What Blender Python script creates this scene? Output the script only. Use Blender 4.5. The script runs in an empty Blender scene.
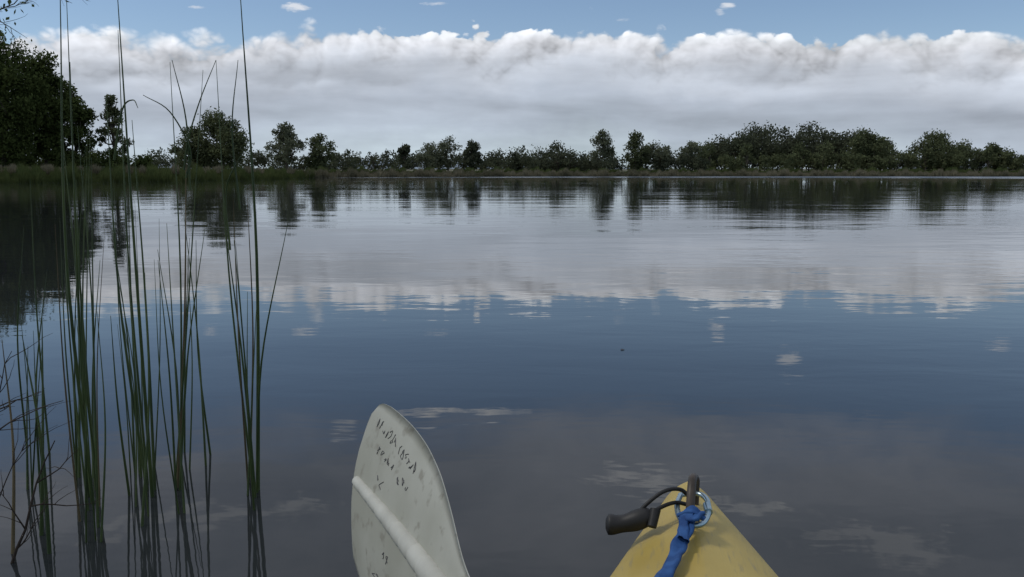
import bpy, math, random
import numpy as np
from mathutils import Vector
R_=math.radians
scene=bpy.context.scene
scene.view_settings.view_transform='Standard'
scene.view_settings.look='None'
scene.view_settings.exposure=0
# ------------------------------------------------------------------ helpers
EYE=0.85; PITCH=math.atan(116.5/887.)
def spot(px,py,d):
    """world point lying on a sight line (degrees of bearing given in photo units) at forward distance d"""
    xc=(px-512)/887.; yc=(288.5-py)/887.
    c,s=math.cos(PITCH),math.sin(PITCH)
    y=c+s*yc; z=-s+c*yc
    t=d/y
    return Vector((xc*t,d,EYE+z*t))
def mat_new(name):
    m=bpy.data.materials.new(name); m.use_nodes=True
    nt=m.node_tree; b=nt.nodes['Principled BSDF']
    return m,nt,b
def noise_mat(name,c1,c2,scale=5,rough=0.7,detail=4,bump=0.0,coord='Object',spec=0.3,c3=None,scale3=40,metal=0,lo=.35,hi=.65):
    m,nt,b=mat_new(name)
    tc=nt.nodes.new('ShaderNodeTexCoord')
    n=nt.nodes.new('ShaderNodeTexNoise'); n.inputs['Scale'].default_value=scale; n.inputs['Detail'].default_value=detail
    nt.links.new(tc.outputs[coord],n.inputs['Vector'])
    r=nt.nodes.new('ShaderNodeValToRGB'); r.color_ramp.elements[0].position=lo; r.color_ramp.elements[1].position=hi
    r.color_ramp.elements[0].color=(*c1,1); r.color_ramp.elements[1].color=(*c2,1)
    nt.links.new(n.outputs['Fac'],r.inputs['Fac'])
    out=r.outputs['Color']
    if c3:
        n2=nt.nodes.new('ShaderNodeTexNoise'); n2.inputs['Scale'].default_value=scale3; n2.inputs['Detail'].default_value=5
        nt.links.new(tc.outputs[coord],n2.inputs['Vector'])
        mr=nt.nodes.new('ShaderNodeMapRange'); mr.inputs[1].default_value=.58; mr.inputs[2].default_value=.68
        nt.links.new(n2.outputs['Fac'],mr.inputs[0])
        mx=nt.nodes.new('ShaderNodeMixRGB'); nt.links.new(mr.outputs[0],mx.inputs[0]); nt.links.new(out,mx.inputs[1]); mx.inputs[2].default_value=(*c3,1)
        out=mx.outputs[0]
    nt.links.new(out,b.inputs['Base Color'])
    b.inputs['Roughness'].default_value=rough; b.inputs['Specular IOR Level'].default_value=spec; b.inputs['Metallic'].default_value=metal
    if bump:
        bp=nt.nodes.new('ShaderNodeBump'); bp.inputs['Distance'].default_value=bump
        nt.links.new(n.outputs['Fac'],bp.inputs['Height']); nt.links.new(bp.outputs[0],b.inputs['Normal'])
    return m
def leaf_mat(name,dark,light,scale=.45,trans=.35):
    m,nt,b=mat_new(name)
    nt.nodes.remove(b)
    g=nt.nodes.new('ShaderNodeNewGeometry')
    n=nt.nodes.new('ShaderNodeTexNoise'); n.inputs['Scale'].default_value=scale; n.inputs['Detail'].default_value=4; n.inputs['Roughness'].default_value=.7
    nt.links.new(g.outputs['Position'],n.inputs['Vector'])
    r=nt.nodes.new('ShaderNodeValToRGB'); r.color_ramp.elements[0].position=.36; r.color_ramp.elements[1].position=.64
    r.color_ramp.elements[0].color=(*dark,1); r.color_ramp.elements[1].color=(*light,1)
    nt.links.new(n.outputs['Fac'],r.inputs['Fac'])
    d=nt.nodes.new('ShaderNodeBsdfDiffuse'); t=nt.nodes.new('ShaderNodeBsdfTranslucent'); mx=nt.nodes.new('ShaderNodeMixShader')
    mx.inputs[0].default_value=trans
    nt.links.new(r.outputs[0],d.inputs[0]); nt.links.new(r.outputs[0],t.inputs[0])
    nt.links.new(d.outputs[0],mx.inputs[1]); nt.links.new(t.outputs[0],mx.inputs[2])
    nt.links.new(mx.outputs[0],nt.nodes['Material Output'].inputs[0])
    return m
class MB:
    def __init__(s): s.v=[];s.f=[];s.m=[];s.n=0
    def add(s,V,F,mi=0):
        V=np.asarray(V,dtype=float); F=np.asarray(F,dtype=int)
        s.v.append(V); s.f.append((F+s.n,mi)); s.n+=len(V)
    def tube(s,pts,rad,sides=6,mi=0,cap=True):
        P=[Vector(p) for p in pts]; n=len(P); V=[];F=[]
        ref=None
        for i in range(n):
            t=(P[min(i+1,n-1)]-P[max(i-1,0)]).normalized()
            if ref is None:
                a=Vector((0,0,1)) if abs(t.z)<.9 else Vector((1,0,0))
                ref=t.cross(a).normalized()
            ref=(ref-t*ref.dot(t)).normalized(); b=t.cross(ref)
            r=rad[i] if hasattr(rad,'__len__') else rad
            for k in range(sides):
                an=2*math.pi*k/sides
                V.append(P[i]+(ref*math.cos(an)+b*math.sin(an))*r)
        for i in range(n-1):
            for k in range(sides):
                k2=(k+1)%sides
                F.append((i*sides+k,i*sides+k2,(i+1)*sides+k2,(i+1)*sides+k))
        s.add([tuple(v) for v in V],F,mi)
        if cap:
            for e in (0,n-1):
                V2=[tuple(P[e])]+[tuple(V[e*sides+k]) for k in range(sides)]
                s.add(V2,[(0,1+k,1+(k+1)%sides) for k in range(sides)],mi)
    def build(s,name,mats,smooth=True,parent=None):
        me=bpy.data.meshes.new(name)
        V=np.concatenate(s.v)
        loops=[];starts=[];mi=[];c=0
        for F,m in s.f:
            k=F.shape[1]; loops.append(F.ravel()); starts.append(c+np.arange(len(F))*k); c+=F.size; mi.append(np.full(len(F),m))
        loops=np.concatenate(loops);starts=np.concatenate(starts);mi=np.concatenate(mi)
        me.vertices.add(len(V)); me.vertices.foreach_set('co',V.ravel().astype(np.float32))
        me.loops.add(len(loops)); me.loops.foreach_set('vertex_index',loops.astype(np.int32))
        me.polygons.add(len(starts)); me.polygons.foreach_set('loop_start',starts.astype(np.int32))
        me.polygons.foreach_set('material_index',mi.astype(np.int32))
        me.update(calc_edges=True); me.validate()
        if smooth: me.polygons.foreach_set('use_smooth',np.ones(len(me.polygons),dtype=bool))
        for m in mats: me.materials.append(m)
        o=bpy.data.objects.new(name,me); scene.collection.objects.link(o)
        if parent: o.parent=parent
        return o
def catmull(P,n=8):
    P=[Vector(p) for p in P]; Q=[P[0]*2-P[1]]+P+[P[-1]*2-P[-2]]; out=[]
    for i in range(1,len(Q)-2):
        for k in range(n):
            t=k/n; a,b,c,d=Q[i-1],Q[i],Q[i+1],Q[i+2]
            out.append(.5*((2*b)+(c-a)*t+(2*a-5*b+4*c-d)*t*t+(3*b-a-3*c+d)*t**3))
    out.append(P[-1]); return out
def leaves(mb,C,rng,size,mi,flat=0.0):
    n=len(C)
    a=rng.normal(size=(n,3)); a/=np.linalg.norm(a,axis=1)[:,None]
    b=rng.normal(size=(n,3)); b-=a*(a*b).sum(1)[:,None]; b/=np.linalg.norm(b,axis=1)[:,None]
    s=size*rng.uniform(.6,1.3,(n,1))
    V=np.empty((n,4,3)); V[:,0]=C-a*s; V[:,1]=C-b*s*.5; V[:,2]=C+a*s; V[:,3]=C+b*s*.5
    F=np.arange(n*4).reshape(n,4)
    mb.add(V.reshape(-1,3),F,mi)
def tree_into(mb,x,y,z0,h,w,seed,nleaf=3000,leaf=.3,base=.18,nclump=26,taper=.0,limb=True,sparse=1.0):
    rng=np.random.default_rng(seed)
    cz=z0+h*(base+(1-base)/2); hz=h*(1-base)/2
    C=[]
    while len(C)<nclump:
        p=rng.uniform(-1,1,3); r=np.linalg.norm(p)
        if r>1 or r<.2: continue
        wz=1-.35*max(0,p[2])-taper*max(0,p[2]+.3)
        C.append([x+p[0]*w/2*wz*.84, y+p[1]*w/2*wz*.84, cz+p[2]*hz*.88])
    C=np.array(C)
    cr=min(w,h*1.2)*rng.uniform(.09,.23,nclump)*sparse
    wt=cr**1.6; idx=rng.choice(nclump,nleaf,p=wt/wt.sum())
    d=rng.normal(size=(nleaf,3)); d/=np.linalg.norm(d,axis=1)[:,None]
    rr=rng.uniform(.2,.95,(nleaf,1))+np.minimum(rng.exponential(.12,(nleaf,1)),.35)
    pts=C[idx]+d*rr*cr[idx][:,None]*np.array([1,1,.85])
    pts[:,2]=np.maximum(pts[:,2],z0+.1)
    leaves(mb,pts,rng,leaf,1)
    if limb:
        tr=max(.1,h*.022)
        T=[(x,y,z0-.3),(x+rng.normal()*.1,y,z0+h*.2),(x+rng.normal()*.25,y,z0+h*.45),(x+rng.normal()*.3,y,z0+h*.85)]
        mb.tube(catmull(T,4),np.linspace(tr,tr*.2,13),6,0,cap=False)
        for k in range(min(12,nclump)):
            a=Vector(T[1]).lerp(Vector(T[2]),rng.uniform(0,1)); b=Vector(C[k]); m=a.lerp(b,.5)+Vector((0,0,-.08*h*rng.uniform(-.2,1)))
            mb.tube([a,m,b],[tr*.5,tr*.32,tr*.1],4,0,cap=False)
# ------------------------------------------------------------------ materials
M_bark=noise_mat('bark',(.05,.042,.035),(.12,.10,.08),3,.9)
M_leafD=leaf_mat('foliage_dark',(.060,.070,.048),(.105,.118,.070))  # leaf colours lightened and blued to paint in distance haze
M_leafM=leaf_mat('foliage_mid',(.080,.096,.052),(.14,.16,.08))  # painted haze here too: paler, bluer base colour
M_leafG=leaf_mat('foliage_grey_green',(.11,.125,.08),(.18,.195,.125))  # grey-green leaves, with aerial haze mixed into the base colour
M_leafL=leaf_mat('foliage_left',(.045,.062,.022),(.11,.14,.048),.8)
M_grass=leaf_mat('shore_grass',(.055,.075,.028),(.10,.12,.045),.25,.25)
M_dry=leaf_mat('shore_dry_reeds',(.105,.10,.065),(.21,.19,.13),.12,.2)
M_reed=noise_mat('reed_green',(.028,.050,.015),(.062,.090,.025),6,.5,coord='Object',spec=.35)
M_reeddry=noise_mat('reed_dry',(.07,.06,.03),(.14,.11,.06),6,.8)
M_twig=noise_mat('twig',(.022,.016,.012),(.05,.038,.03),12,.9)
# ------------------------------------------------------------------ shoreline
SB=[-180,-120,-75,-45,-30,-25,-20,-16,-13,-10,-5,0,10,20,30,45,70,100,140,180]
SR=[14,  9,   12, 56, 80, 84, 90, 104,130,146,158,165,180,192,200,190,150,90,30,14]
def shore_r(b):
    b=np.asarray(b,dtype=float)
    return np.interp(b,SB,SR)*(1+.012*np.sin(np.radians(b)*23)+.008*np.sin(np.radians(b)*57+1))
def ground_z(x,y):
    b=np.degrees(np.arctan2(x,y)); r=np.hypot(x,y); d=r-shore_r(b)
    k=np.clip(r/80,.25,1)
    z=np.where(d<0,np.maximum(d*.25,-1.6),np.minimum(d*.07,.7)*k)
    z=z+np.where(d>0,np.clip(d/60,0,1)*(.25*np.sin(x*.05)*np.cos(y*.043)+.15*np.sin(x*.13+y*.11)),0)
    z=z+np.where(d>40,np.clip((d-40)/1500,0,1)*6,0)
    return z
def build_ground():
    nb=720; bs=np.linspace(-180,180,nb,endpoint=False)
    base=np.concatenate([[-1,-.6,-.3,-.1,-.03],[0,.005,.012,.02,.035,.06,.1,.16,.25,.4,.7,1.2,2.2,4,8,16,26]])
    R=shore_r(bs)
    V=[(0,0,-1.6)]
    for q in base:
        if q<0: rr=R*(1+q*.98)
        else: rr=R+q*200
        br=np.radians(bs); X=rr*np.sin(br); Y=rr*np.cos(br); Z=ground_z(X,Y)
        V+=list(zip(X,Y,Z))
    mb=MB(); n=len(base)
    F=[]
    for i in range(n-1):
        for k in range(nb):
            k2=(k+1)%nb
            F.append((1+i*nb+k,1+i*nb+k2,1+(i+1)*nb+k2,1+(i+1)*nb+k))
    mb.add(V,F,0)
    mb.add([V[0]]+V[1:1+nb],[(0,1+(k+1)%nb,1+k) for k in range(nb)],0)
    m=noise_mat('ground_soil_grass',(.06,.065,.03),(.12,.11,.065),.08,.95,8,c3=(.20,.18,.14),scale3=.05)
    return mb.build('ground',[m])
build_ground()
# ------------------------------------------------------------------ water
def build_water():
    me=bpy.data.meshes.new('lake_water'); 
    n=96; V=[(0,0,0)]; F=[]
    rs=[4,12,40,100,206]
    for r in rs:
        for k in range(n):
            a=2*math.pi*k/n; V.append((r*math.sin(a),r*math.cos(a),0))
    for k in range(n): F.append((0,1+(k+1)%n,1+k))
    for i in range(len(rs)-1):
        for k in range(n):
            k2=(k+1)%n; F.append((1+i*n+k,1+i*n+k2,1+(i+1)*n+k2,1+(i+1)*n+k))
    me.from_pydata(V,[],F); me.update()
    o=bpy.data.objects.new('lake_water',me); scene.collection.objects.link(o)
    m,nt,b=mat_new('lake_water'); N=nt.nodes.new; L=nt.links.new
    g=N('ShaderNodeNewGeometry')
    def nz(scale,det,sx=1,sy=1,rough=.5,dist=0):
        mp=N('ShaderNodeMapping'); mp.inputs['Scale'].default_value=(sx,sy,1); mp.inputs['Rotation'].default_value=(0,0,R_(7))
        L(g.outputs['Position'],mp.inputs[0])
        t=N('ShaderNodeTexNoise'); t.inputs['Scale'].default_value=scale; t.inputs['Detail'].default_value=det; t.inputs['Roughness'].default_value=rough; t.inputs['Distortion'].default_value=dist
        L(mp.outputs[0],t.inputs['Vector']); return t.outputs['Fac']
    def math_(op,a,b_=None):
        t=N('ShaderNodeMath'); t.operation=op
        for i,v in enumerate((a,b_)):
            if v is None: continue
            if isinstance(v,(int,float)): t.inputs[i].default_value=v
            else: L(v,t.inputs[i])
        return t.outputs[0]
    swell=nz(.45,1,.55,1.3)
    rip=nz(2.6,3,.5,1.2,.5,.4)
    fine=nz(11,2,.7,1.1)
    patch=nz(.10,3,.35,1.0)
    pr=N('ShaderNodeMapRange'); pr.inputs[1].default_value=.42; pr.inputs[2].default_value=.62; pr.inputs[3].default_value=.28; pr.inputs[4].default_value=1.05
    L(patch,pr.inputs[0])
    h=math_('ADD',math_('MULTIPLY',swell,.010),math_('MULTIPLY',math_('ADD',math_('MULTIPLY',rip,.0048),math_('MULTIPLY',fine,.0006)),pr.outputs[0]))
    bp=N('ShaderNodeBump'); bp.inputs['Distance'].default_value=1.0; bp.inputs['Strength'].default_value=1
    L(h,bp.inputs['Height']); L(bp.outputs[0],b.inputs['Normal'])
    b.inputs['IOR'].default_value=1.333
    r=N('ShaderNodeValToRGB'); r.color_ramp.elements[0].color=(.017,.021,.024,1); r.color_ramp.elements[1].color=(.029,.032,.032,1)
    L(nz(.8,4),r.inputs[0]); L(r.outputs[0],b.inputs['Base Color'])
    ln=N('ShaderNodeVectorMath'); ln.operation='LENGTH'; L(g.outputs['Position'],ln.inputs[0])
    mr=N('ShaderNodeMapRange'); mr.inputs[1].default_value=120; mr.inputs[2].default_value=165; mr.inputs[3].default_value=.02; mr.inputs[4].default_value=.30
    L(ln.outputs['Value'],mr.inputs[0]); L(mr.outputs[0],b.inputs['Roughness'])
    me.materials.append(m)
build_water()
# ------------------------------------------------------------------ trees
def PT(px,d): return (px-512)/887.*d
def hgt(py,d): return EYE+(172-py)/887.*d
def tree(name,px,top,wpx,d,seed,mat,nleaf=3200,leaf=.32,**k):
    x=PT(px,d); z0=float(ground_z(x,d)); h=hgt(top,d)-z0; w=wpx/887.*d
    mb=MB(); tree_into(mb,x,d,z0,h,w,seed,nleaf,leaf,**k)
    return mb.build(name,[M_bark,mat],smooth=False)
tree('cottonwood_tree',10,26,80,92,1,M_leafL,32000,.18,base=.03,nclump=95)
tree('cottonwood_tree',-50,6,120,94,2,M_leafL,26000,.21,base=.03,nclump=60)
tree('cottonwood_tree',52,54,60,96,3,M_leafL,17000,.19,base=.03,nclump=60)
tree('cottonwood_tree',80,78,48,100,31,M_leafL,10000,.19,base=.0,nclump=44)
tree('willow_sapling',118,92,36,102,4,M_leafM,3600,.16,base=.04,nclump=38,taper=.3,sparse=.72)
tree('cottonwood_tree',226,112,56,130,5,M_leafM,10500,.2,base=.02,nclump=50)
tree('cottonwood_tree',197,126,44,132,6,M_leafM,5600,.2,base=.0,nclump=34)
tree('cottonwood_tree',289,123,38,156,7,M_leafG,4300,.24,base=.06,nclump=32)
tree('cottonwood_tree',321,133,34,158,8,M_leafM,4000,.24,base=.0,nclump=26)
tree('juniper_tree',405,138,18,185,9,M_leafD,2400,.26,base=.0,nclump=20,taper=.35)
tree('russian_olive_tree',430,139,34,190,10,M_leafG,3000,.24,base=.0,nclump=34,sparse=.9)
tree('russian_olive_tree',449,136,32,191,40,M_leafG,2800,.24,base=.0,nclump=34,sparse=.85)
tree('juniper_tree',473,139,23,188,11,M_leafD,3000,.26,base=.0,nclump=22,taper=.1)
tree('cottonwood_tree',601,129,32,196,12,M_leafG,3900,.26,base=.0,nclump=34,taper=.25)
tree('cottonwood_tree',634,134,30,198,13,M_leafM,3700,.26,base=.0,nclump=34,taper=.15)
tree('cottonwood_tree',656,138,36,199,14,M_leafG,4000,.26,base=.0,nclump=32)
tree('cottonwood_tree',687,140,28,202,15,M_leafG,3000,.26,base=.0,nclump=26)
tree('cottonwood_tree',936,134,66,222,16,M_leafM,9000,.32,base=.0,nclump=50)
tree('cottonwood_tree',991,143,34,222,17,M_leafM,3800,.3,base=.0,nclump=26)
tree('cottonwood_tree',863,130,52,218,18,M_leafM,7200,.3,base=.0,nclump=44)
def massline(name,items,d,mat,seed,leaf=.3,dens=1.0,sp=1.3):
    mb=MB(); rng=random.Random(seed)
    for i,(px,top,w) in enumerate(items):
        dd=d+rng.uniform(-6,8); x=PT(px,dd); z0=float(ground_z(x,dd)); h=max(1.2,hgt(top,dd)-z0)
        ww=w/887.*dd
        tree_into(mb,x,dd,z0,h,ww,seed*100+i,int(dens*max(350,5.2*h*ww*4/ (leaf/.3)**2)),leaf,base=.0,nclump=max(8,int(ww*2)),limb=h>5,sparse=sp)
    return mb.build(name,[M_bark,mat],smooth=False)
rnd=random.Random(4)
massline('distant_tree_grove',[(712,137,46),(735,127,52),(758,122,54),(784,125,54),(806,126,54),(828,126,48),(848,130,46),(720,140,54),(745,132,58),(770,130,62),(795,131,62),(815,132,62),(880,138,42),(842,135,46),(702,146,44),(860,140,54)],232,M_leafD,7,.36,1.15,1.1)
massline('distant_tree_understory',[(700+i*12+rnd.uniform(-5,5),rnd.uniform(142,156),rnd.uniform(18,34)) for i in range(28)],216,M_leafM,8,.3)
massline('distant_tree_line',[(330+i*7+rnd.uniform(-4,4),rnd.uniform(148,161),rnd.uniform(16,34)) for i in range(54)],204,M_leafD,9,.3,.7)
massline('distant_tree_line',[(498+i*11,rnd.uniform(144,154),rnd.uniform(20,38)) for i in range(10)]+[(555,141,38),(520,147,32)],208,M_leafD,10,.3,.9)
massline('distant_tree_line',[(60+i*7+rnd.uniform(-4,4),rnd.uniform(144,160),rnd.uniform(18,34)) for i in range(42)],168,M_leafD,12,.26,.6)
massline('distant_tree_line',[(885+i*8,rnd.uniform(147,158),rnd.uniform(20,32)) for i in range(27)],226,M_leafD,13,.34,.8)
massline('shoreline_shrubs',[(-40+i*8,rnd.uniform(136,158),rnd.uniform(20,36)) for i in range(19)]+[(112,150,34),(132,154,34),(150,156,30)],100,M_leafL,14,.18,1.5)
massline('distant_tree_line',[(-330+i*26,rnd.uniform(110,150),rnd.uniform(30,50)) for i in range(12)],108,M_leafL,15,.3,.8)
massline('distant_tree_line',[(1130+i*26,rnd.uniform(132,152),rnd.uniform(30,50)) for i in range(12)],215,M_leafD,16,.4,.8)
# ------------------------------------------------------------------ shore vegetation (blades)
def blades(name,b0,b1,n,din,dout,h0,h1,wid,mat,seed):
    rng=np.random.default_rng(seed)
    b=rng.uniform(b0,b1,n); d=rng.uniform(0,1,n)**1.4*(dout-din)+din; r=shore_r(b)+d
    x=r*np.sin(np.radians(b)); y=r*np.cos(np.radians(b)); z=ground_z(x,y)-.05
    cl=.65+.45*np.sin(b*2.3+seed)*np.sin(b*5.1)+.15*np.sin(b*17)
    h=rng.uniform(h0,h1,n)*np.clip(cl,.35,1.2)
    an=rng.uniform(0,math.pi,n); w=wid*rng.uniform(.5,1.4,n)
    lean=rng.normal(0,.16,(n,2))*h[:,None]
    V=np.empty((n,3,3))
    V[:,0]=np.stack([x-np.cos(an)*w,y-np.sin(an)*w,z],1); V[:,1]=np.stack([x+np.cos(an)*w,y+np.sin(an)*w,z],1)
    V[:,2]=np.stack([x+lean[:,0],y+lean[:,1],z+h],1)
    mb=MB(); mb.add(V.reshape(-1,3),np.arange(n*3).reshape(n,3),0)
    return mb.build(name,[mat],smooth=False)
blades('shore_reed_bed',-34,-12.5,50000,-.8,9,.6,1.3,.05,M_grass,21)
blades('shore_reed_bed',-13,31,60000,-.4,8,.5,1.3,.10,M_dry,22)
blades('shore_grass',-13,31,50000,8,28,.5,1.3,.12,M_grass,23)
blades('shore_grass',-34,-12,30000,6,20,.5,1.0,.08,M_dry,24)
def hills():
    mb=MB(); V=[];F=[]; n=160
    for i in range(n):
        b=-60+120*i/(n-1); r=4600; br=math.radians(b)
        h=34+26*math.sin(b*.16+2.2)+10*math.sin(b*.51)+4*math.sin(b*1.7)+ (18 if b<-14 else 0)*min(1,(-14-b)/6 if b<-14 else 0)
        for q,(rr,z) in enumerate(((r-700,-5),(r-300,max(4,h*.55)),(r,max(6,h)),(r+600,-5))):
            V.append((rr*math.sin(br),rr*math.cos(br),z))
    for i in range(n-1):
        for q in range(3):
            F.append((i*4+q,(i+1)*4+q,(i+1)*4+q+1,i*4+q+1))
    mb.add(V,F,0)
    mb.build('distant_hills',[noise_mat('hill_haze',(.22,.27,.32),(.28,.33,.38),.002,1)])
hills()
# ------------------------------------------------------------------ near reeds
def reed_clump(name,reeds,seed):
    rng=random.Random(seed); mb=MB()
    for (bx,tx,ty,d,r) in reeds:
        b=spot(bx,490,d); b.z=0
        dt=d+rng.uniform(-.12,.12)
        t=spot(tx,ty,dt)
        bend=Vector((rng.uniform(-.02,.02),rng.uniform(-.02,.02),0))*t.z
        mid=b.lerp(t,.5)+bend+Vector((-(t.x-b.x)*.12,0,0))
        root=b+(b-mid)*.35
        P=catmull([root,b,mid,t],7)
        rad=[r*(1-.85*(i/(len(P)-1))**1.6) for i in range(len(P))]
        mb.tube(P,rad,7,1 if rng.random()<.12 else 0)
    return mb.build(name,[M_reed,M_reeddry])
rr=random.Random(11)
def extra(lst,n,bx,spread,fan,ty0,ty1,d):
    for i in range(n):
        o=rr.uniform(-1,1)
        lst.append((bx+o*spread,bx+o*spread-8+rr.uniform(-1,1)*fan,rr.uniform(ty0,ty1),d+rr.uniform(-.3,.25),rr.uniform(.0022,.0042)))
    return lst
reed_clump('bulrush_clump',extra([(258,240,-10,2.3,.0068),(255,222,203,2.3,.0045),(257,288,222,2.28,.0045),(253,216,60,2.35,.0042),(250,247,190,2.4,.004),(254,234,240,2.25,.004)],4,254,7,18,190,300,2.2),1)
reed_clump('bulrush_clump',extra([(178,186,150,2.32,.005),(181,170,62,2.35,.0042),(176,158,260,2.3,.004),(180,205,228,2.3,.004),(207,184,215,2.5,.004),(212,196,240,2.6,.004),(176,203,70,2.34,.0036)],6,190,18,16,180,330,2.4),2)
reed_clump('bulrush_clump',extra([(152,117,-12,2.25,.006),(147,106,96,2.3,.005),(142,128,190,2.4,.004),(155,132,120,2.3,.005),(136,112,230,2.5,.004),(148,118,30,2.35,.0045)],9,143,14,18,170,330,2.3),3)
reed_clump('bulrush_clump',extra([(92,60,-14,2.2,.0062),(88,70,62,2.25,.005),(96,66,-14,2.3,.0045),(99,84,210,2.3,.0045),(80,62,130,2.4,.0045),(86,76,180,2.2,.0045),(94,100,260,2.4,.004)],14,88,12,18,90,320,2.25),4)
reed_clump('bulrush_clump',extra([(45,22,335,1.9,.0055),(38,42,315,2.0,.0055),(8,2,340,1.9,.005),(52,30,180,2.6,.004),(30,24,225,2.7,.004)],5,25,26,18,220,360,2.2),5)
mb=MB()
for pts in ([(186,178,2.3),(190,150,2.3),(170,112,2.25),(143,95,2.2)],[(184,170,2.3),(188,140,2.3),(200,100,2.3),(216,60,2.3)],[(240,210,2.3),(232,130,2.3),(238,60,2.3)],[(114,160,2.3),(122,110,2.3),(133,100,2.28),(138,108,2.26)],[(230,250,2.3),(226,190,2.3),(244,150,2.26)],[(190,190,2.3),(186,120,2.3),(172,60,2.28)]):
    P=catmull([spot(*p) for p in pts],6)
    mb.tube(P,[.0032*(1-.75*i/(len(P)-1)) for i in range(len(P))],5,0)
mb.build('bulrush_leaf',[M_reed])
# ------------------------------------------------------------------ twigs
def twig(mb,p,d,L,r,depth,rng):
    pts=[p]; dirn=d.normalized(); n=6
    for i in range(n):
        dirn=(dirn+Vector((rng.gauss(0,.16),rng.gauss(0,.10),rng.gauss(0,.16)))).normalized()
        pts.append(pts[-1]+dirn*L/n)
    mb.tube(pts,[r*(1-.7*i/n) for i in range(n+1)],5,0)
    if depth>0:
        for k in range(rng.randint(3,4)):
            i=rng.randint(1,n-1)
            s=Vector((rng.gauss(0,.7),rng.gauss(0,.3),rng.gauss(0,.5)))
            twig(mb,pts[i],(dirn+s),L*rng.uniform(.35,.6),r*.5,depth-1,rng)
    return pts
rng=random.Random(5)
mb=MB()
for (px,py,d,dx,dz,L) in ((-35,530,1.9,.35,1.,.45),(-20,600,1.85,.3,1,.45),(-60,440,2.0,.8,.3,.22),(10,570,1.85,.1,1,.3)):
    p=spot(px,py,d); p.z=max(p.z,-.05); twig(mb,p,Vector((dx,0,dz)),L,.004,2,rng)
mb.build('dead_branch',[M_twig])
mb=MB(); lv=MB()
for (px,py,dx,dz,L) in ((-60,-60,.6,-.5,.45),(-30,-70,.8,-.35,.36),(-60,20,.9,.2,.28)):
    p=spot(px,py,2.8); twig(mb,p,Vector((dx,0,dz)),L,.004,2,rng)
trunk=[spot(-420,490,3.0),spot(-330,200,2.9),spot(-180,-80,2.85),spot(-60,-60,2.8),spot(-60,20,2.8)]
trunk[0].z=-.2
P=catmull(trunk[:4],5); mb.tube(P,list(np.linspace(.035,.007,len(P))),7,0)
mb.tube([trunk[2],trunk[2].lerp(trunk[4],.5),trunk[4]],[.01,.008,.005],6,0)
mb.tube([trunk[2],spot(-90,-120,2.8),spot(-30,-70,2.8)],[.01,.008,.005],6,0)
nr=np.random.default_rng(3)
V=np.concatenate([v for v in mb.v]); V=V[V[:,2]>1.2]
mb2=V[nr.integers(0,len(V),90)]+nr.normal(0,.010,(90,3))
leaves(mb,mb2,nr,.010,1)
mb.build('overhanging_willow_shrub',[M_twig,M_leafL],smooth=False)
# ------------------------------------------------------------------ kayak
kay=bpy.data.objects.new('kayak',None); scene.collection.objects.link(kay)
kay.location=(.288,1.40,0); kay.rotation_euler=(0,0,-R_(8.2))
def plastic(name,c,c2,scuff):
    m,nt,b=mat_new(name); N=nt.nodes.new; L=nt.links.new
    tc=N('ShaderNodeTexCoord')
    n=N('ShaderNodeTexNoise'); n.inputs['Scale'].default_value=9; n.inputs['Detail'].default_value=6; L(tc.outputs['Object'],n.inputs['Vector'])
    r=N('ShaderNodeValToRGB'); r.color_ramp.elements[0].position=.3;r.color_ramp.elements[1].position=.7
    r.color_ramp.elements[0].color=(*c,1); r.color_ramp.elements[1].color=(*c2,1); L(n.outputs[0],r.inputs[0])
    mp=N('ShaderNodeMapping'); mp.inputs['Scale'].default_value=(60,9,40); mp.inputs['Rotation'].default_value=(0,0,.5); L(tc.outputs['Object'],mp.inputs[0])
    n2=N('ShaderNodeTexNoise'); n2.inputs['Scale'].default_value=2.2; n2.inputs['Detail'].default_value=5; L(mp.outputs[0],n2.inputs['Vector'])
    mr=N('ShaderNodeMapRange'); mr.inputs[1].default_value=.58; mr.inputs[2].default_value=.72; mr.inputs[4].default_value=.75; L(n2.outputs[0],mr.inputs[0])
    mx=N('ShaderNodeMixRGB'); L(mr.outputs[0],mx.inputs[0]); L(r.outputs[0],mx.inputs[1]); mx.inputs[2].default_value=(*scuff,1)
    L(mx.outputs[0],b.inputs['Base Color'])
    rr_=N('ShaderNodeMapRange'); rr_.inputs[3].default_value=.38; rr_.inputs[4].default_value=.6; L(n.outputs[0],rr_.inputs[0]); L(rr_.outputs[0],b.inputs['Roughness'])
    bp=N('ShaderNodeBump'); bp.inputs['Distance'].default_value=.0015; bp.inputs['Strength'].default_value=.5; L(n2.outputs[0],bp.inputs['Height']); L(bp.outputs[0],b.inputs['Normal'])
    return m
M_yel=plastic('yellow_polyethylene',(.38,.275,.055),(.49,.37,.10),(.29,.23,.10))
M_blk=noise_mat('black_rubber',(.012,.012,.012),(.03,.03,.03),20,.5)
M_loop=noise_mat('weathered_tube',(.04,.033,.026),(.09,.07,.055),25,.45)
M_metal=noise_mat('carabiner_metal',(.30,.42,.48),(.45,.55,.60),30,.3,metal=.9,spec=.5)
M_blue=noise_mat('blue_webbing',(.012,.05,.17),(.03,.10,.28),60,.75,bump=.001)
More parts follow.
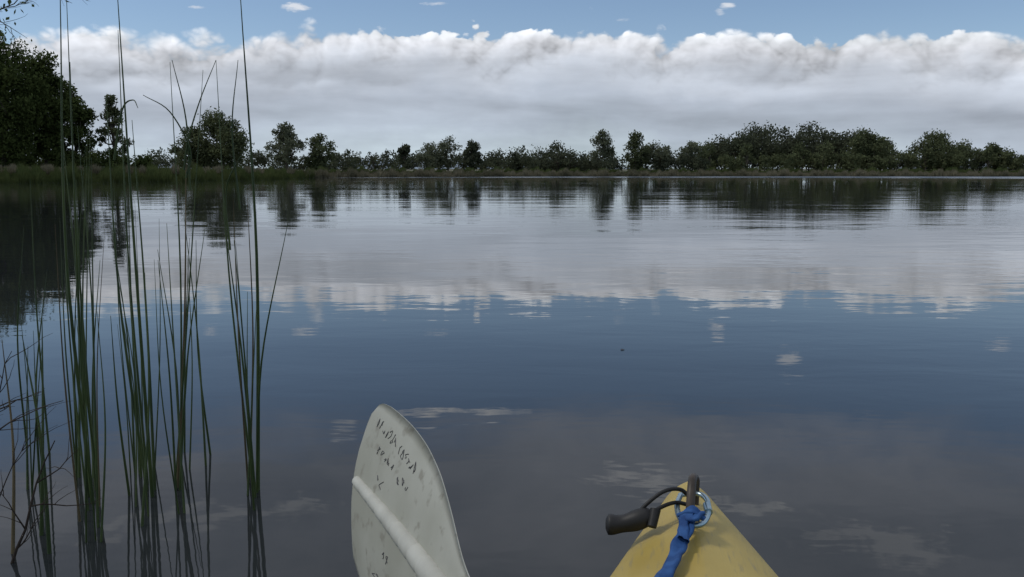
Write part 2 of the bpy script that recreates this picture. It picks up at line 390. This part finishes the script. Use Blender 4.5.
def hull():
    S=[0,.010,.03,.09,.18,.37,.6,.85,1.1,1.45,1.8,2.1,2.4,2.7,2.9,2.98,3.0]
    W=[.008,.022,.034,.055,.087,.150,.215,.265,.30,.33,.31,.26,.18,.10,.05,.02,.006]
    ZR=[.335,.352,.358,.360,.361,.362,.365,.372,.36,.35,.35,.34,.33,.33,.33,.33,.32]
    ZS=[.325,.332,.332,.325,.315,.297,.275,.258,.25,.245,.25,.255,.26,.27,.29,.30,.31]
    ZK=[.28,.22,.15,.07,0,-.06,-.085,-.10,-.10,-.10,-.10,-.10,-.08,-.03,.05,.18,.28]
    ss=np.concatenate([np.linspace(0,.1,12),np.linspace(.12,.85,30),np.linspace(.9,2.9,40),np.linspace(2.92,3,8)])
    f=lambda A:np.interp(ss,S,A)
    w,zr,zs,zk=f(W),f(ZR),f(ZS),f(ZK)
    half=14; V=[];ring=[]
    for i,s in enumerate(ss):
        row=[]
        for j in range(half+1):
            u=j/half
            z=zr[i]-(zr[i]-zs[i])*(.55*u+.45*u**3)
            row.append((w[i]*u,-s,z))
        for j in range(1,9):
            u=j/8; row.append((w[i]*(1-u**1.8*.98)+.006*math.sin(u*math.pi),-s,zs[i]-.008*min(1,u*4)-(zs[i]-zk[i]-.008)*u))
        full=row+[(-x,y,z) for x,y,z in reversed(row[1:-1])]
        ring.append(full)
    m=len(ring[0]); mb=MB(); V=[p for r in ring for p in r]; F=[]
    for i in range(len(ss)-1):
        for k in range(m):
            k2=(k+1)%m
            cx=ring[i][k][0]+ring[i][k2][0]; cy=-ring[i][k][1]; 
            deck= (k<half) or (k2>m-half) or (k2==0)
            if deck and ((abs(cx/2)/.215)**2+((cy-1.42)/.48)**2)<1: continue
            F.append((i*m+k,(i+1)*m+k,(i+1)*m+k2,i*m+k2))
    mb.add(V,F,0)
    o=mb.build('hull',[M_yel],parent=kay)
    md=o.modifiers.new('s','SUBSURF'); md.levels=md.render_levels=1
    md=o.modifiers.new('t','SOLIDIFY'); md.thickness=.005; md.offset=-1
    return o
hull()
mb=MB()
P=[(.225*math.cos(a),-1.42+.5*math.sin(a),.365) for a in np.linspace(0,2*math.pi,49)]
mb.tube(P,.016,8,0,cap=False); P=[(.24*math.cos(a),-1.42+.515*math.sin(a),.345) for a in np.linspace(0,2*math.pi,49)]
mb.tube(P,.018,8,0,cap=False); mb.build('cockpit_coaming',[M_blk],parent=kay)
mb=MB()
mb.tube(catmull([(-.18,-1.72,.2),(-.14,-1.78,.36),(0,-1.8,.4),(.14,-1.78,.36),(.18,-1.72,.2)],6),.03,8,0); 
mb.tube(catmull([(-.15,-1.7,.05),(0,-1.6,.03),(.15,-1.7,.05)],6),.07,8,0); mb.build('seat',[M_blk],parent=kay)
mb=MB()
mb.tube(catmull([(-.008,-.215,.350),(-.008,-.208,.378),(-.006,-.192,.402),(-.003,-.170,.412),(.002,-.146,.402),(.003,-.132,.38),(.003,-.128,.350)],7),.0065,10,0)
mb.build('grab_loop',[M_loop],parent=kay)
mb=MB()
mb.tube(catmull([(-.002,-.165,.376),(-.020,-.175,.396),(-.044,-.185,.396),(-.068,-.195,.380),(-.084,-.20,.362)],7),.003,8,0)
mb.tube(catmull([(-.002,-.17,.370),(-.028,-.19,.382),(-.054,-.20,.374),(-.076,-.21,.358)],7),.003,8,0)
mb.build('toggle_cord',[M_blk],parent=kay)
mb=MB()
P=catmull([(-.060,-.200,.366),(-.070,-.200,.362),(-.092,-.202,.354),(-.112,-.203,.350),(-.126,-.204,.350)],7)
rad=[.008+.006*math.sin(min(1,i/5)*1.57)-.0012*math.sin(i*.45) for i in range(len(P))]; rad[-1]=.007;rad[-2]=.0115
mb.tube(P,rad,12,0); 
mb.tube([(-.056,-.2,.374),(-.061,-.215,.354)],[.008,.007],8,0)
mb.build('toggle_handle',[M_blk],parent=kay)
mb=MB()
D=[(-.016,-.150,.376),(.010,-.143,.377),(.024,-.160,.375),(.024,-.20,.371),(.012,-.238,.369),(-.008,-.245,.369),(-.020,-.226,.370),(-.023,-.185,.373)]
D=[(x*.92-.004,y,z+.003) for x,y,z in D]
mb.tube(catmull(D+[D[0]],5),.0040,8,0,cap=False)
mb.tube([(D[3][0],D[3][1],D[3][2]),(D[3][0]-.001,D[3][1]+.022,D[3][2]+.002)],.006,10,0)
mb.build('carabiner',[M_metal],parent=kay)
def ribbon(mb,P,wid,th,mi=0,ph=0):
    P=catmull(P,8); V=[];F=[]
    for i,p in enumerate(P):
        t=(P[min(i+1,len(P)-1)]-P[max(i-1,0)]).normalized(); s=t.cross(Vector((0,0,1))).normalized(); up=s.cross(t)
        tw=.5*math.sin(i*.33+ph); s2=(s*math.cos(tw)+up*math.sin(tw)); u2=up*math.cos(tw)-s*math.sin(tw)
        wd=wid*(1+.14*math.sin(i*.8+ph))
        prof=[(-1,-1),(0,-.6),(1,-1),(1,1),(.5,1.5),(0,.8),(-.5,1.5),(-1,1)]
        for a,b in prof: V.append(tuple(p+s2*a*wd/2+u2*b*th/2))
    q=8
    for i in range(len(P)-1):
        for k in range(q): F.append((i*q+k,i*q+(k+1)%q,i*q+q+(k+1)%q,i*q+q+k))
    mb.add(V,F,mi)
mb=MB()
ribbon(mb,[(-.006,-.232,.378),(-.009,-.25,.386),(-.015,-.27,.380),(-.026,-.31,.374),(-.036,-.35,.368),(-.049,-.40,.366),(-.076,-.5,.362),(-.105,-.62,.358)],.019,.004)
ribbon(mb,[(.002,-.234,.384),(.002,-.252,.392),(-.006,-.268,.392),(-.018,-.264,.388),(-.021,-.282,.380),(-.022,-.31,.378)],.014,.004,0,1)
ribbon(mb,[(-.024,-.245,.384),(-.008,-.252,.396),(.008,-.258,.386)],.012,.005,0,2)
mb.build('blue_strap',[M_blue],parent=kay)
# ------------------------------------------------------------------ paddle
pad=bpy.data.objects.new('kayak_paddle',None); scene.collection.objects.link(pad)
P0=Vector((-.180,1.002,.495)); U=Vector((-.431,.901,.052)).normalized(); Vv=Vector((.234,.058,.971)); Vv=(Vv-U*Vv.dot(U)).normalized(); Nn=U.cross(Vv).normalized()
if (Vector((0,0,EYE))-P0).dot(Nn)<0: Nn=-Nn
def W3(u,v,n=0): return P0-U*u+Vv*v+Nn*n
M_pad=noise_mat('paddle_blade_plastic',(.36,.36,.30),(.43,.43,.37),14,.5,c3=(.29,.28,.23),scale3=60)
M_rib=noise_mat('paddle_rib',(.42,.42,.37),(.52,.52,.46),30,.5)
M_ink=noise_mat('marker_ink',(.06,.06,.065),(.14,.14,.14),80,.8)
M_shaft=noise_mat('paddle_shaft',(.015,.015,.015),(.03,.03,.03),20,.4)
def blade(sign=1,off=0,name='blade'):
    us=[-.006,-.004,0,.008,.03,.06,.1,.15,.2,.25,.3,.34,.38,.42]
    up=[.078,.085,.090,.0935,.096,.0965,.0955,.090,.078,.058,.034,.025,.020,.017]
    lo=[.06,.03,.0,-.03,-.085,-.105,-.115,-.115,-.105,-.085,-.055,-.036,-.024,-.017]
    uu=np.concatenate([np.linspace(-.006,.03,16),np.linspace(.035,.42,40)])
    a=np.interp(uu,us,up); b=np.interp(uu,us,lo); n=20
    for _ in range(3):
        a[1:-1]=(a[:-2]+2*a[1:-1]+a[2:])/4
    def surf(u,v): return -1.4*(v*v)*.9+.03*(u-.2)**2*4
    V=[];F=[]
    for side in (0,1):
        for i,u in enumerate(uu):
            for k in range(n+1):
                v=b[i]+(a[i]-b[i])*k/n
                e=min(k,n-k)/n; th=.0042*min(1,.35+e*8)
                p=surf(u,v)+(th/2 if side==0 else -th/2)
                V.append(tuple(W3(off+sign*u,v,p) ))
    m=len(uu)*(n+1)
    for i in range(len(uu)-1):
        for k in range(n):
            q=i*(n+1)+k; F.append((q,q+1,q+n+2,q+n+1)); F.append((m+q,m+q+n+1,m+q+n+2,m+q+1))
    for i in range(len(uu)-1):
        for k in (0,n):
            q=i*(n+1)+k; F.append((q,q+n+1,m+q+n+1,m+q))
    for i in (0,len(uu)-1):
        for k in range(n):
            q=i*(n+1)+k; F.append((q,q+1,m+q+1,m+q))
    mb=MB(); mb.add(V,F,0)
    mb.build(name,[M_pad],parent=pad)
    mb=MB(); pts=[];rad=[]
    for i,u in enumerate(np.linspace(.012,.44,110)):
        pts.append(W3(off+sign*u,0,surf(u,0)+.001)); r=.0065+.010*min(1,u/.40)
        if i%7==0 : r*=.91
        rad.append(r)
    mb.tube(pts,rad,12,0); mb.build(name+'_rib',[M_rib],parent=pad)
    return surf
surf=blade()
blade(-1,2.25,'rear_blade')
mb=MB(); mb.tube([W3(.40+ (1.45*i/10),0,surf(.42,0)) for i in range(11)],.0155,14,0); mb.build('shaft',[M_shaft],parent=pad)
rngw=random.Random(8); mb=MB()
def word(u0,v0,n,hgt_,du):
    for c in range(n):
        pts=[]; uc=u0+c*du
        k=rngw.randint(4,6)
        for j in range(k):
            u=uc+rngw.uniform(0,du*.8); v=v0+rngw.uniform(0,hgt_)-c*.0006
            pts.append(W3(u,v,surf(u,v)+.0023))
        if rngw.random()<.9: mb.tube(catmull(pts,3),.00048,4,0)
word(.020,.068,7,.013,.0095); word(.095,.062,6,.012,.0095)
word(.045,.044,5,.011,.011); word(.115,.038,3,.011,.012); word(.05,.018,3,.011,.013)
word(.12,-.045,2,.012,.014); word(.10,-.075,3,.012,.012)
mb.build('handwritten_marks',[M_ink],parent=pad)
# ------------------------------------------------------------------ floating speck
mb=MB(); rf=random.Random(2)
px,py=622,350
dep=math.atan((py-288.5)/887)+PITCH; d=EYE/math.tan(dep); p=spot(px,py,d); 
V=[(p.x+.012*math.cos(a)*rf.uniform(.6,1.2),p.y+.010*math.sin(a),.003) for a in np.linspace(0,6.28,7)[:-1]]
mb.add([(p.x,p.y,.006)]+V,[(0,1+k,1+(k+1)%6) for k in range(6)],0)
mb.build('floating_leaf',[M_twig])
# ------------------------------------------------------------------ world
w=bpy.data.worlds.new('World'); scene.world=w; w.use_nodes=True; nt=w.node_tree; nt.nodes.clear()
try: w.cycles.sampling_method='NONE'
except Exception as ex: print(ex)
N=nt.nodes.new; L=nt.links.new
def mth(op,a,b=None,c=None,clamp=False):
    t=N('ShaderNodeMath'); t.operation=op; t.use_clamp=clamp
    for i,v in enumerate((a,b,c)):
        if v is None: continue
        if isinstance(v,(int,float)): t.inputs[i].default_value=v
        else: L(v,t.inputs[i])
    return t.outputs[0]
def mrange(v,a,b,c=0.,d=1.,smooth=True):
    t=N('ShaderNodeMapRange'); t.interpolation_type='SMOOTHSTEP' if smooth else 'LINEAR'
    L(v,t.inputs[0]); 
    for i,q in enumerate((a,b,c,d)): t.inputs[1+i].default_value=q
    return t.outputs[0]
tc=N('ShaderNodeTexCoord'); D=tc.outputs['Generated']
sp=N('ShaderNodeSeparateXYZ'); L(D,sp.inputs[0]); X,Y,Z=sp.outputs
el=mth('MULTIPLY',mth('ARCSINE',Z),57.2958)
az=mth('MULTIPLY',mth('ARCTAN2',X,Y),57.2958)
def fbm(scale,sz,det,rough=.5,dist=0,off=(0,0,0)):
    mp=N('ShaderNodeMapping'); mp.inputs['Scale'].default_value=(1,1,sz); mp.inputs['Location'].default_value=off; L(D,mp.inputs[0])
    t=N('ShaderNodeTexNoise'); t.inputs['Scale'].default_value=scale; t.inputs['Detail'].default_value=det; t.inputs['Roughness'].default_value=rough; t.inputs['Distortion'].default_value=dist
    L(mp.outputs[0],t.inputs['Vector']); return t.outputs['Fac']
def billow(off=(0,0,0),dz=(0,0,0)):
    out=None
    for sc,wt in ((13,1.),(27,.6),(58,.32),(120,.16)):
        n=fbm(sc,1.3,0,.5,0,(off[0]+sc*.01+dz[0],off[1]+dz[1],off[2]+dz[2]))
        a=mth('MULTIPLY',mth('ABSOLUTE',mth('SUBTRACT',n,.5)),2*wt)
        out=a if out is None else mth('ADD',out,a)
    return out
big=fbm(4.5,1,2,.5,0,(3.1,0,0)); mid=fbm(15,1.6,6,.56,.2); puff=billow(); puff2=billow((0,0,0),(-.005,0,.011))
E=mth('ADD',8.35,mth('MULTIPLY',mth('MULTIPLY',az,az),-.0014)); E=mth('ADD',E,mth('MULTIPLY',az,-.013))
lumps=mth('ADD',mth('MULTIPLY',mth('SUBTRACT',mid,.5),2.7),mth('MULTIPLY',mth('SUBTRACT',puff,.42),1.7))
Nn_=mth('ADD',mth('MULTIPLY',mth('SUBTRACT',big,.5),2.6),lumps)
depth=mth('SUBTRACT',mth('ADD',E,Nn_),el)
soft=fbm(6,1.5,2,.5,0,(9,3,3))
m_bank=mrange(mth('DIVIDE',depth,mrange(soft,.35,.65,.16,.9)),-.35,.9)
# body colour is driven by a calmer depth so the lower cloud stays smooth
body=mth('ADD',mth('MULTIPLY',depth,.45),mth('MULTIPLY',mth('ADD',mth('SUBTRACT',E,el),mth('MULTIPLY',mth('SUBTRACT',big,.5),2.6)),.55))
cr=N('ShaderNodeValToRGB'); L(mth('DIVIDE',body,9.0,clamp=True),cr.inputs[0]); e=cr.color_ramp.elements
e[0].position=0; e[0].color=(.74,.77,.81,1); e[1].position=1; e[1].color=(.48,.58,.63,1)
for p,c in ((.07,(.70,.72,.77)),(.20,(.54,.58,.65)),(.42,(.43,.48,.56)),(.62,(.42,.48,.56)),(.80,(.47,.55,.61))):
    q=e.new(p); q.color=(*c,1)
streak=fbm(4.2,6.5,5,.52,.25,(0,2,1)); lump=fbm(9,3.2,5,.55,.3,(5,2,1))
edgew=mrange(depth,0.,3.2,1.,.06)
lit=mth('MULTIPLY',mth('SUBTRACT',puff,puff2),.75)
big2=fbm(7,1.6,3,.5,0,(8.1,4,0)); puff3=fbm(20,1.9,5,.55,.2,(3,3,2))
depth2=mth('SUBTRACT',mth('ADD',mth('ADD',6.0,mth('MULTIPLY',mth('MULTIPLY',az,az),-.0012)),mth('ADD',mth('MULTIPLY',mth('SUBTRACT',big2,.5),5.0),mth('ADD',mth('MULTIPLY',mth('SUBTRACT',puff3,.5),1.6),mth('MULTIPLY',mth('SUBTRACT',puff,.42),.8)))),el)
hl=mth('MULTIPLY',mth('MULTIPLY',mrange(depth2,-.4,.5),mrange(depth2,.0,2.4,1.,0.)),mrange(soft,.38,.6,.02,.24))
shade=mth('ADD',mth('ADD',1.0,mth('ADD',hl,mth('MULTIPLY',mth('SUBTRACT',streak,.5),.95))),mth('ADD',mth('MULTIPLY',mth('SUBTRACT',lump,.5),.38),mth('MULTIPLY',mth('ADD',lit,mth('ADD',mth('MULTIPLY',mth('SUBTRACT',mid,.5),.35),mth('MULTIPLY',mth('SUBTRACT',puff,.42),.28))),edgew)))
cb=N('ShaderNodeMixRGB'); cb.blend_type='MULTIPLY'; cb.inputs[0].default_value=1; L(cr.outputs[0],cb.inputs[1]); L(shade,cb.inputs[2])
hn=fbm(5,2.2,5,.55,.3,(1,7,0)); 
m_high=mrange(mth('ADD',el,mth('MULTIPLY',mth('SUBTRACT',hn,.5),9)),13.8,18.5,0,.94)
hc=N('ShaderNodeValToRGB'); L(fbm(4,2.5,5,.6,.4,(4,4,4)),hc.inputs[0]); hc.color_ramp.elements[0].position=.35; hc.color_ramp.elements[0].color=(.34,.38,.46,1); hc.color_ramp.elements[1].position=.68; hc.color_ramp.elements[1].color=(.55,.58,.66,1)
wn=fbm(16,3.5,6,.62,.5,(2,1,9))
def wisp(a,e_,sa,se,k=3.2,op=.8):
    q=mth('ADD',mth('POWER',mth('ABSOLUTE',mth('DIVIDE',mth('SUBTRACT',az,a),sa)),2.),mth('POWER',mth('ABSOLUTE',mth('DIVIDE',mth('SUBTRACT',el,e_),se)),2.))
    return mrange(mth('ADD',mth('SUBTRACT',1.,q),mth('MULTIPLY',mth('SUBTRACT',wn,.54),k*2.2)),-.1,1.1,0,op)
ws=None
for a in ((-3.6,15.7,5.2,.45,2.2,1.),(-11,16.2,1.2,.4,2.,.6),(9.0,19.3,5.5,.8,4.5,.95),(12.5,21,4.5,.7,5.,.8),(17.7,11.5,.8,.6,3.,.7),(29.2,9.9,.8,.3,3.,.7),(21,14.2,2.4,.22,2.5,.6),(12.8,9.6,.4,.25,2.5,.6),
          (-13.4,9.75,.9,.28,3.,.8),(-19,9.6,.6,.15,3,.6),(4.9,10.0,.5,.2,3.,.7),(13.2,9.9,.5,.25,3.,.8),(7.0,9.3,.7,.16,3.,.7),(-5,10.3,1.2,.14,3.,.5),(24,22,6,1.2,4.5,.5),(-20,21,8,1.0,4.5,.5)):
    m=wisp(*a); ws=m if ws is None else mth('MAXIMUM',ws,m)
sky=N('ShaderNodeTexSky'); sky.sky_type='NISHITA'; sky.sun_disc=False; sky.sun_elevation=R_(52); sky.sun_rotation=R_(-90); sky.altitude=1500; sky.air_density=1; sky.dust_density=.8; sky.ozone_density=1.5
bs=N('ShaderNodeBackground'); L(sky.outputs[0],bs.inputs[0]); bs.inputs[1].default_value=.105
def over(prev,col,mask,strength=1):
    b=N('ShaderNodeBackground'); 
    if isinstance(col,tuple): b.inputs[0].default_value=(*col,1)
    else: L(col,b.inputs[0])
    b.inputs[1].default_value=strength
    m=N('ShaderNodeMixShader'); L(mask,m.inputs[0]); L(prev,m.inputs[1]); L(b.outputs[0],m.inputs[2]); return m.outputs[0]
s=over(bs.outputs[0],hc.outputs[0],m_high)
s=over(s,(.80,.82,.86),ws)
s=over(s,cb.outputs[0],m_bank)
out=N('ShaderNodeOutputWorld'); L(s,out.inputs[0])
sl=bpy.data.lights.new('sun','SUN'); sl.energy=1.2; sl.angle=R_(10); sl.color=(1,.95,.88)
so=bpy.data.objects.new('sun',sl); scene.collection.objects.link(so)
a=R_(-90); e_=R_(52); dv=Vector((math.sin(a)*math.cos(e_),math.cos(a)*math.cos(e_),math.sin(e_)))
so.rotation_euler=dv.to_track_quat('Z','Y').to_euler(); so.location=dv*50
cd=bpy.data.cameras.new('camera'); cd.sensor_width=36; cd.lens=36*887/1024.; cd.clip_start=.02; cd.clip_end=20000
co=bpy.data.objects.new('camera',cd); scene.collection.objects.link(co); co.location=(0,0,EYE); co.rotation_euler=(math.pi/2-PITCH,0,0)
scene.camera=co
